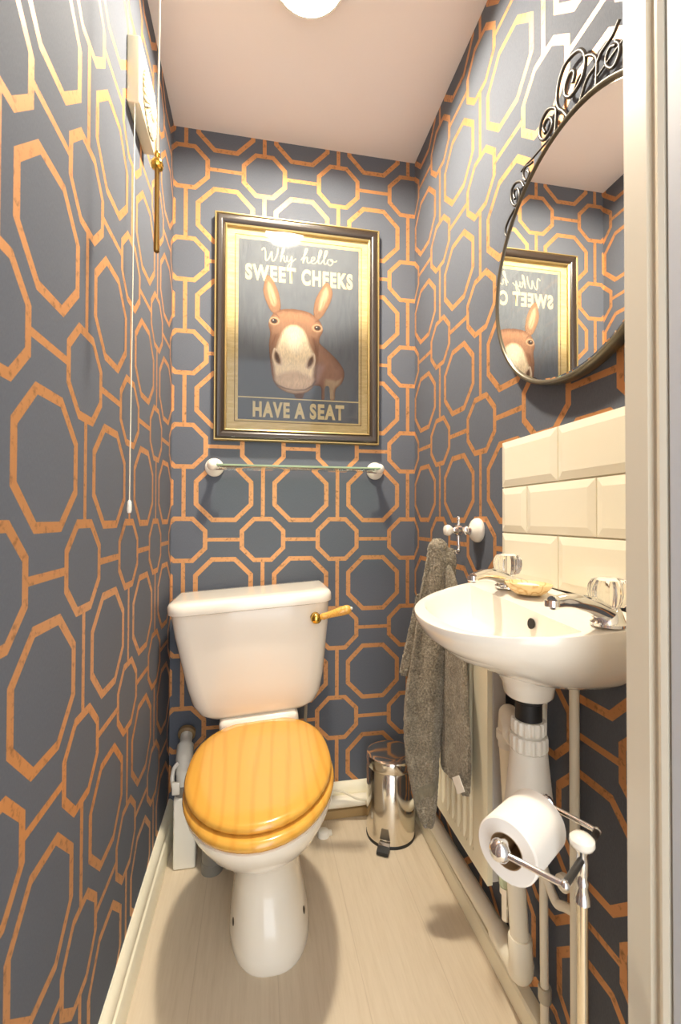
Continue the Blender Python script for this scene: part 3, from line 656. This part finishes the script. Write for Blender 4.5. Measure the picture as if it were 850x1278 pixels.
# ------------------------------------------------------------------ mirror with iron scrollwork
MX = XR-.024; MY, MZ, MR = -.862, 1.548, .240
t = thing('wall_mirror', (XR, MY, MZ), 'round wall mirror in a thin dark frame with iron scrolls above the basin', 'mirror')
MB().lathe([(MR-.009, 0), (MR-.009, .0035), (MR-.012, .0045), (.001, .0045)], (MX+.003, MY, MZ), (-1, 0, 0), 96).build('mirror_glass', M['mirror'], t, smooth=False)
MB().lathe([(MR-.010, 0), (MR, 0), (MR+.0005, .021), (MR-.002, .0245), (MR-.006, .0245), (MR-.009, .021), (MR-.010, .0)], (XR-.0005-.004, MY, MZ), (-1, 0, 0), 96, caps=False).build('frame', mat('mirror_frame_bronze', srgb(104, 98, 84), .3, .75), t, ang=50)
SCR = [([(-.6776, 1.7485), (-.6624, 1.7438), (-.6492, 1.7373), (-.6405, 1.7276), (-.6413, 1.7138), (-.6491, 1.7045), (-.6569, 1.7061), (-.6523, 1.7178)], .0026),
 ([(-.7135, 1.7732), (-.7031, 1.7914), (-.6829, 1.8043), (-.6665, 1.7994), (-.6649, 1.7789), (-.6761, 1.7581), (-.6901, 1.7526), (-.6973, 1.7643), (-.6923, 1.7826), (-.6799, 1.7916), (-.674, 1.7853), (-.6791, 1.7709)], .0030),
 ([(-.7438, 1.8028), (-.734, 1.8058), (-.7205, 1.811), (-.7116, 1.8057), (-.7129, 1.7923), (-.7204, 1.7812), (-.7285, 1.7824), (-.7306, 1.791), (-.7239, 1.8002)], .0026),
 ([(-.7032, 1.8142), (-.724, 1.8145), (-.7439, 1.8108), (-.7813, 1.8076), (-.8047, 1.805)], .0022),
 ([(-.8161, 1.80), (-.82, 1.8417), (-.8106, 1.8569), (-.7934, 1.8677), (-.7755, 1.8627), (-.7681, 1.8459), (-.7723, 1.8287), (-.7843, 1.8173), (-.8019, 1.8187), (-.8088, 1.8295), (-.8009, 1.8459), (-.7892, 1.8506), (-.7803, 1.8431), (-.7862, 1.8284)], .0034),
 ([(-.8557, 1.795), (-.8403, 1.8225), (-.8271, 1.8407), (-.8217, 1.8622), (-.8273, 1.8899), (-.8434, 1.9066), (-.8662, 1.9045), (-.8855, 1.8931), (-.8961, 1.8735), (-.8969, 1.8559), (-.8899, 1.8392), (-.8756, 1.8326), (-.8584, 1.8343), (-.8457, 1.8488), (-.8457, 1.8648), (-.8561, 1.8761), (-.8661, 1.8749), (-.8709, 1.8648), (-.8659, 1.8523)], .0036),
 ([(-.8779, 1.790), (-.899, 1.8235), (-.9211, 1.8279), (-.9339, 1.8375), (-.9502, 1.8394), (-.96, 1.8413), (-.972, 1.852)], .0030),
 ([(-.897, 1.8692), (-.9082, 1.8609), (-.9191, 1.8474), (-.9246, 1.831), (-.9219, 1.785)], .0030),
 ([(-.9638, 1.8187), (-.9541, 1.8259), (-.9452, 1.8193), (-.9452, 1.8052), (-.9539, 1.7917), (-.9624, 1.7880), (-.9717, 1.7973), (-.972, 1.812), (-.964, 1.825)], .0030)]
SX = XR-.012
for i, (pts, r) in enumerate(SCR):
    for mir in ((0, 1) if i < 4 else (0,)):
        q = [(SX, (2*MY-y) if mir else y, z) for y, z in pts]
        # start each scroll on the frame
        MB().tube(smooth_path(q, 5), r, 10).build('iron_scroll', M['iron'], t)

# ------------------------------------------------------------------ tiled splashback
TF = XR-.010
t = tag(MB().box((TF+.004, -1.122, .918), (XR, -.620, 1.232)).build('tiled_splashback', M['grout'], org=(XR, -.87, .918), smooth=False), 'cream glossy brick shaped tiles behind the basin taps, under the round mirror', 'tiles')
tl = MB(); gp = .0015
def tile(ya, yb, za, zb):
    b_ = min(.016, abs(ya-yb)*.35)
    lo = [(TF+.005, ya, za), (TF+.005, yb, za), (TF+.005, yb, zb), (TF+.005, ya, zb)]
    m1 = [(TF-.000, ya+.0006, za+.0006), (TF-.000, yb-.0006, za+.0006), (TF-.000, yb-.0006, zb-.0006), (TF-.000, ya+.0006, zb-.0006)]
    hi = [(TF-.0035, ya+b_, za+b_), (TF-.0035, yb-b_, za+b_), (TF-.0035, yb-b_, zb-b_), (TF-.0035, ya+b_, zb-b_)]
    tl.loft([lo, m1, hi], True, (False, True))
for r_, (za, zb) in enumerate(((1.127, 1.232), (1.023, 1.125), (.919, 1.021))):
    y = -.620; first = True
    while y > -1.12:
        w = .0985 if (r_ == 1 and first) else .1975
        e = max(y-w, -1.122)
        if y-e > .02: tile(e+gp/2, y-gp/2, za, zb)
        y = e; first = False
tl.map(lambda x, y, z: (x-XR, y+.87, z-.918)).build('glazed_tiles', M['tile'], t, org=(0, 0, 0), ang=12)

# ------------------------------------------------------------------ washbasin
t = thing('washbasin', (XR, -.846, .77), 'white wall hung washbasin with two clear knob taps under the mirror', 'basin')
YC = -.846; XB = TF-.0055+.004
def brim(fx, hy, z, yc=YC, back=XB, e=2.25, n=64, off=0):
    """half oval outline: flat at the wall, bulging to the room; fx depth, hy half width"""
    out = []
    for k in range(n):
        a = PI/2+PI*k/(n-1); c_, s_ = math.cos(a), math.sin(a)
        out.append((back-off+(abs(c_)**(2/e))*-1*(fx-off), yc+(abs(s_)**(2/e))*(1 if s_ >= 0 else -1)*hy, z))
    return out
RZ = .915
def dip(x, y, z):                      # the brim falls a little from the tap ledge to the front
    w_ = sstep(.775, .905, z); return (x, y, z+w_*(.12*(x-.8555)+.05*(y+.87)))
outer = [brim(0.0808, 0.0625, 0.7688), brim(0.1276, 0.0934, 0.7757), brim(0.1744, 0.1257, 0.7945), brim(0.2144, 0.1526, 0.8203), brim(0.2467, 0.1737, 0.8483), brim(0.2688, 0.1875, 0.8740), brim(0.2807, 0.1956, 0.8980), brim(0.2850, 0.1980, 0.9080), brim(0.2841, 0.1972, 0.9140), brim(0.2790, 0.1939, RZ)]
def bowl(fx, hy, z, bk):
    out = []; e = 2.3; n = 64
    for k in range(n):
        a = PI/2+PI*k/(n-1)
        c_, s_ = math.cos(a), math.sin(a); out.append((bk-(abs(c_)**(2/e))*fx, YC+(abs(s_)**(2/e))*(1 if s_ >= 0 else -1)*hy, z))
    return out
BK = XB-.108
inner = [bowl(0.1527, 0.1700, RZ-.001, BK), bowl(0.1480, 0.1652, RZ-.008, BK-.001), bowl(0.1418, 0.1573, RZ-.030, BK-.004), bowl(0.1285, 0.1414, RZ-.060, BK-.010), bowl(0.1013, 0.1112, RZ-.086, BK-.022), bowl(0.0624, 0.0675, RZ-.100, BK-.045), bowl(0.0272, 0.0318, RZ-.104, BK-.065)]
bs = MB().loft(outer+inner, True, (True, True)).map(dip)
bs.lathe([(.062, .790), (.051, .774), (.044, .762), (.041, .744), (.036, .739)], (.762, -.858, 0), n=32)
bs.build('bowl', M['porcelain'], t, ang=45)
MB().lathe([(.008, 0), (.009, .002), (.009, .003)], (BK-.0045, -.905, RZ-.036), (-1, 0, .15), 20).build('overflow_hole', M['hole'], t)
MB().lathe([(.021, 0), (.021, .003), (.012, .004)], (BK-.085, YC, RZ-.105), n=24).build('plug_hole', M['chrome'], t)
for ty, sd_, sl_ in ((-.745, -.062, -.108), (-1.012, -.024, -.110)):
    tx_ = .790; LZ = dip(tx_, ty, RZ)[2]
    tp = bpy.data.objects.new('pillar_tap', None); tp.empty_display_size = .03; COL.objects.link(tp); tp.parent = t
    MB().lathe([(.025, 0), (.025, .004), (.021, .007), (.018, .016), (.015, .024), (.011, .027), (.009, .030)], (tx_, ty, LZ), n=28).build('body', M['chrome'], tp)
    tip = Vector((tx_+sl_, ty+sd_, LZ+(.030 if ty > -.9 else .040))); bse = Vector((tx_, ty, LZ+.014))
    sp = smooth_path([bse, bse.lerp(tip, .3)+Vector((0, 0, .008)), bse.lerp(tip, .7)+Vector((0, 0, .008)), tip], 7)
    MB().tube(sp, [.0165-.0070*min(1, i/17) for i in range(len(sp))], 16).lathe([(.0100, .004), (.0105, -.004), (.008, -.006)], tip, n=18).build('spout', M['chrome'], tp)
    hd = MB(); rr = []
    for r_, h_ in ((.010, .026), (.020, .029), (.0245, .037), (.0265, .048), (.0255, .058), (.021, .066), (.012, .069)):
        rr.append([(tx_+(r_+.0018*math.cos(10*2*PI*k/64)*(1 if r_ > .015 else 0))*math.cos(2*PI*k/64), ty+(r_+.0018*math.cos(10*2*PI*k/64)*(1 if r_ > .015 else 0))*math.sin(2*PI*k/64), LZ+h_) for k in range(64)])
    hn = hd.loft(rr).build('tap_head', M['acrylic'], tp)
    MB().lathe([(.007, .028), (.012, .034), (.0165, .046), (.013, .058), (.004, .061)], (tx_, ty, LZ), n=18).build('tap_core', M['chrome'], hn)

# soap dish
t = thing('soap_dish', (.790, -.815, RZ-.006), 'shallow oval wooden soap dish on the basin ledge between the taps', 'soap dish')
def oval(a, b, z):
    return [(.788+a*math.cos(2*PI*k/36)*.94-b*math.sin(2*PI*k/36)*.34, -.818+a*math.cos(2*PI*k/36)*.34+b*math.sin(2*PI*k/36)*.94, z-.0030) for k in range(36)]
MB().loft([oval(.018, .026, RZ+.0005), oval(.026, .036, RZ+.007), oval(.031, .044, RZ+.016), oval(.033, .047, RZ+.021), oval(.031, .045, RZ+.022), oval(.027, .040, RZ+.016), oval(.020, .030, RZ+.011), oval(.008, .012, RZ+.010)]).build('dish', M['dishwood'], t)
MB().loft([oval(.012, .018, RZ+.0115), oval(.016, .024, RZ+.015), oval(.014, .021, RZ+.019), oval(.006, .010, RZ+.0205)]).build('soap', M['plastic'], t)

# ------------------------------------------------------------------ bottle trap under the basin
t = thing('bottle_trap', (.762, -.858, .50), 'white plastic bottle trap with black tailpiece under the basin', 'trap')
TRX = .762; TRY = -.858
MB().lathe([(.026, .7385), (.026, .732), (.0225, .729), (.0225, .690)], (TRX, TRY, 0), n=28).build('tailpiece', M['black'], t)
def nut(r, za, zb, name):
    mb = MB(); rings = []
    for z, s_ in ((za, .95), (za+.003, 1), (zb-.003, 1), (zb, .95)):
        rings.append([(TRX+(r+(.0012 if (k % 4) < 2 else -.0008))*s_*math.cos(2*PI*k/64), TRY+(r+(.0012 if (k % 4) < 2 else -.0008))*s_*math.sin(2*PI*k/64), z) for k in range(64)])
    mb.loft(rings).build(name, M['plastic'], t, ang=25)
nut(.0285, .676, .699, 'upper_nut'); nut(.0310, .647, .672, 'lower_nut')
MB().lathe([(.024, .680), (.024, .648), (.0310, .646), (.0335, .62), (.0370, .585), (.0405, .55), (.0430, .535), (.0430, .528), (.040, .524), (.039, .49), (.031, .48)], (TRX, TRY, 0), n=32).build('bottle', M['plastic'], t)
el = smooth_path([(TRX-.0, TRY+.02, .650), (TRX+.010, TRY+.060, .651), (TRX+.026, TRY+.105, .653), (.798, -.735, .650), (.801, -.727, .622), (.801, -.727, .58)], 6)
MB().tube(el, .0195, 18).build('elbow', M['plastic'], t)
MB().lathe([(.0215, 0), (.0235, .003), (.0235, .018), (.0205, .021)], (.801, -.727, .594), n=24).build('elbow_collar', M['plastic'], t)
MB().lathe([(.0235, 0), (.0255, .003), (.0255, .014), (.0225, .017)], (TRX+.004, TRY+.038, .650), (.25, 1, 0), 24).build('outlet_nut', M['plastic'], t)

# supply pipes
tag(MB().tube([(.846, -.868, .0), (.846, -.868, .86)], .0085, 14).build('supply_pipe', M['pipe'], org=(.846, -.868, 0)), 'cream painted upright water pipe on the right wall right of the bottle trap', 'pipe')
sp = thing('supply_pipe', (.842, -.786, 0), 'cream painted shorter water pipe with a hooked side branch, left of the taller upright pipe', 'pipe')
MB().tube([(.842, -.788, .0), (.841, -.784, .60), (.842, -.786, .745)], .0080, 14).build('upright', M['pipe'], sp)
MB().tube(smooth_path([(.841, -.787, .372), (.842, -.800, .350), (.843, -.822, .332), (.844, -.842, .342), (.846, -.866, .352)], 6), .0085, 14).build('branch', M['pipe'], sp)
MB().lathe([(.0115, 0), (.0125, .003), (.0125, .024), (.0115, .027)], (.842, -.788, .115), n=20).build('coupling', mat('dull_solder_joint', srgb(196, 190, 172), .4, .3), sp)
MB().lathe([(.014, 0), (.015, .002), (.015, .012), (.010, .016)], (.846, -.846, .390), (-1, -.2, 0), 20).build('tap_cap', M['pipe'], sp)

# ------------------------------------------------------------------ toilet roll stand and roll
HZ = .650; A0 = Vector((.577, -1.077, HZ)); A1 = Vector((.691, -1.006, HZ)); ax = (A1-A0).normalized()
B0 = Vector((.622, -1.136, HZ)); B1 = Vector((.721, -1.068, HZ)); SP = Vector((.668, -1.106, 0))
t = thing('toilet_roll_stand', (SP.x, SP.y, 0), 'chrome toilet roll stand with white ceramic finial beside the door frame', 'toilet roll holder')
MB().lathe([(.0062, .012), (.0062, .602)], SP, n=18).build('pole', mat('warm_polished_tube', (.88, .80, .64), .16, 1), t)
MB().lathe([(.072, 0), (.073, .004), (.070, .010), (.02, .016), (.01, .03)], SP+Vector((-.045, .045, 0)), n=40).lathe([(.012, .010), (.010, .03)], SP).tube([SP+Vector((-.045, .045, .014)), SP+Vector((0, 0, .016))], .009).build('base', M['chrome'], t)
MB().lathe([(.0092, .600), (.0085, .606), (.0062, .618), (.0072, .624), (.0055, .628), (.0065, .634), (.0065, .648), (.0055, .656), (.0085, .664)], SP, n=24).build('collar', M['chrome'], t)
MB().lathe([(.007, .662), (.012, .6645), (.0142, .669), (.0136, .674), (.0095, .678), (.003, .680)], SP, n=28).build('finial', M['porcelain'], t)
MB().tube([B0, SP+Vector((0, 0, HZ)), B1], .0042, 12).build('cross_bar', M['iron'], t)
for a_, b_, in_ in ((A0, B0, ax), (A1, B1, -ax)):
    ar = MB().tube(smooth_path([b_+(SP+Vector((0, 0, HZ))-b_).normalized()*.006, b_+(a_-b_)*.06, b_.lerp(a_, .5), a_], 6), .0036, 12).ball(b_, .0052).build('arm', M['chrome'], t)
    MB().lathe([(.003, -.009), (.0090, -.0065), (.0130, -.001), (.0130, .004), (.009, .008), (.008, .03)], a_, in_, 22).build('hub', M['chrome'], ar)
rc = (A0+A1)/2-ax*.006-Vector((0, 0, .009))
MB().tube([A0+ax*.012, A1-ax*.012], .0085, 14).build('spindle', M['chrome'], t)
t = thing('toilet_roll', rc, 'white toilet roll on the chrome stand below the basin', 'toilet roll')
RR = .0392; hl = .0435
MB().lathe([(.0212, -hl), (RR-.002, -hl), (RR, -hl+.002), (RR, hl-.002), (RR-.002, hl), (.0212, hl), (.0212, -hl)], rc, ax, 56, caps=False).build('paper', M['tissue'], t)
MB().lathe([(.0211, -hl), (.0211, hl), (.0200, hl), (.0200, -hl), (.0211, -hl)], rc, ax, 36, caps=False).build('cardboard_core', M['card'], t)

# ------------------------------------------------------------------ daylight from the hallway, camera
w = bpy.data.worlds.new('hall_daylight'); sc.world = w; w.use_nodes = True
bg = w.node_tree.nodes['Background']; bg.inputs[0].default_value = (.93, .97, 1.0, 1); bg.inputs[1].default_value = 2.0

cam = bpy.data.cameras.new('camera'); co = bpy.data.objects.new('camera', cam); COL.objects.link(co)
F = 554.54; yaw, pit, rol = .1850, .0129, .0030
cam.sensor_fit = 'AUTO'; cam.sensor_width = 36; cam.lens = F/1278*36; cam.clip_start = .01
r = Vector((math.cos(yaw), -math.sin(yaw), 0)); fw0 = Vector((math.sin(yaw), math.cos(yaw), 0)); up0 = Vector((0, 0, 1))
fw = fw0*math.cos(pit)+up0*math.sin(pit); up = up0*math.cos(pit)-fw0*math.sin(pit)
Rr = r*math.cos(rol)+up*math.sin(rol); Uu = up*math.cos(rol)-r*math.sin(rol)
mw = Matrix((Rr, Uu, -fw)).transposed().to_4x4(); mw.translation = EYE; co.matrix_world = mw
cam.dof.use_dof = True; cam.dof.focus_distance = 1.25; cam.dof.aperture_fstop = 7
sc.camera = co
sc.view_settings.view_transform = 'Standard'; sc.view_settings.look = 'None'
sc.view_settings.exposure = 1.0; sc.view_settings.gamma = 1; sc.view_settings.use_curve_mapping = False
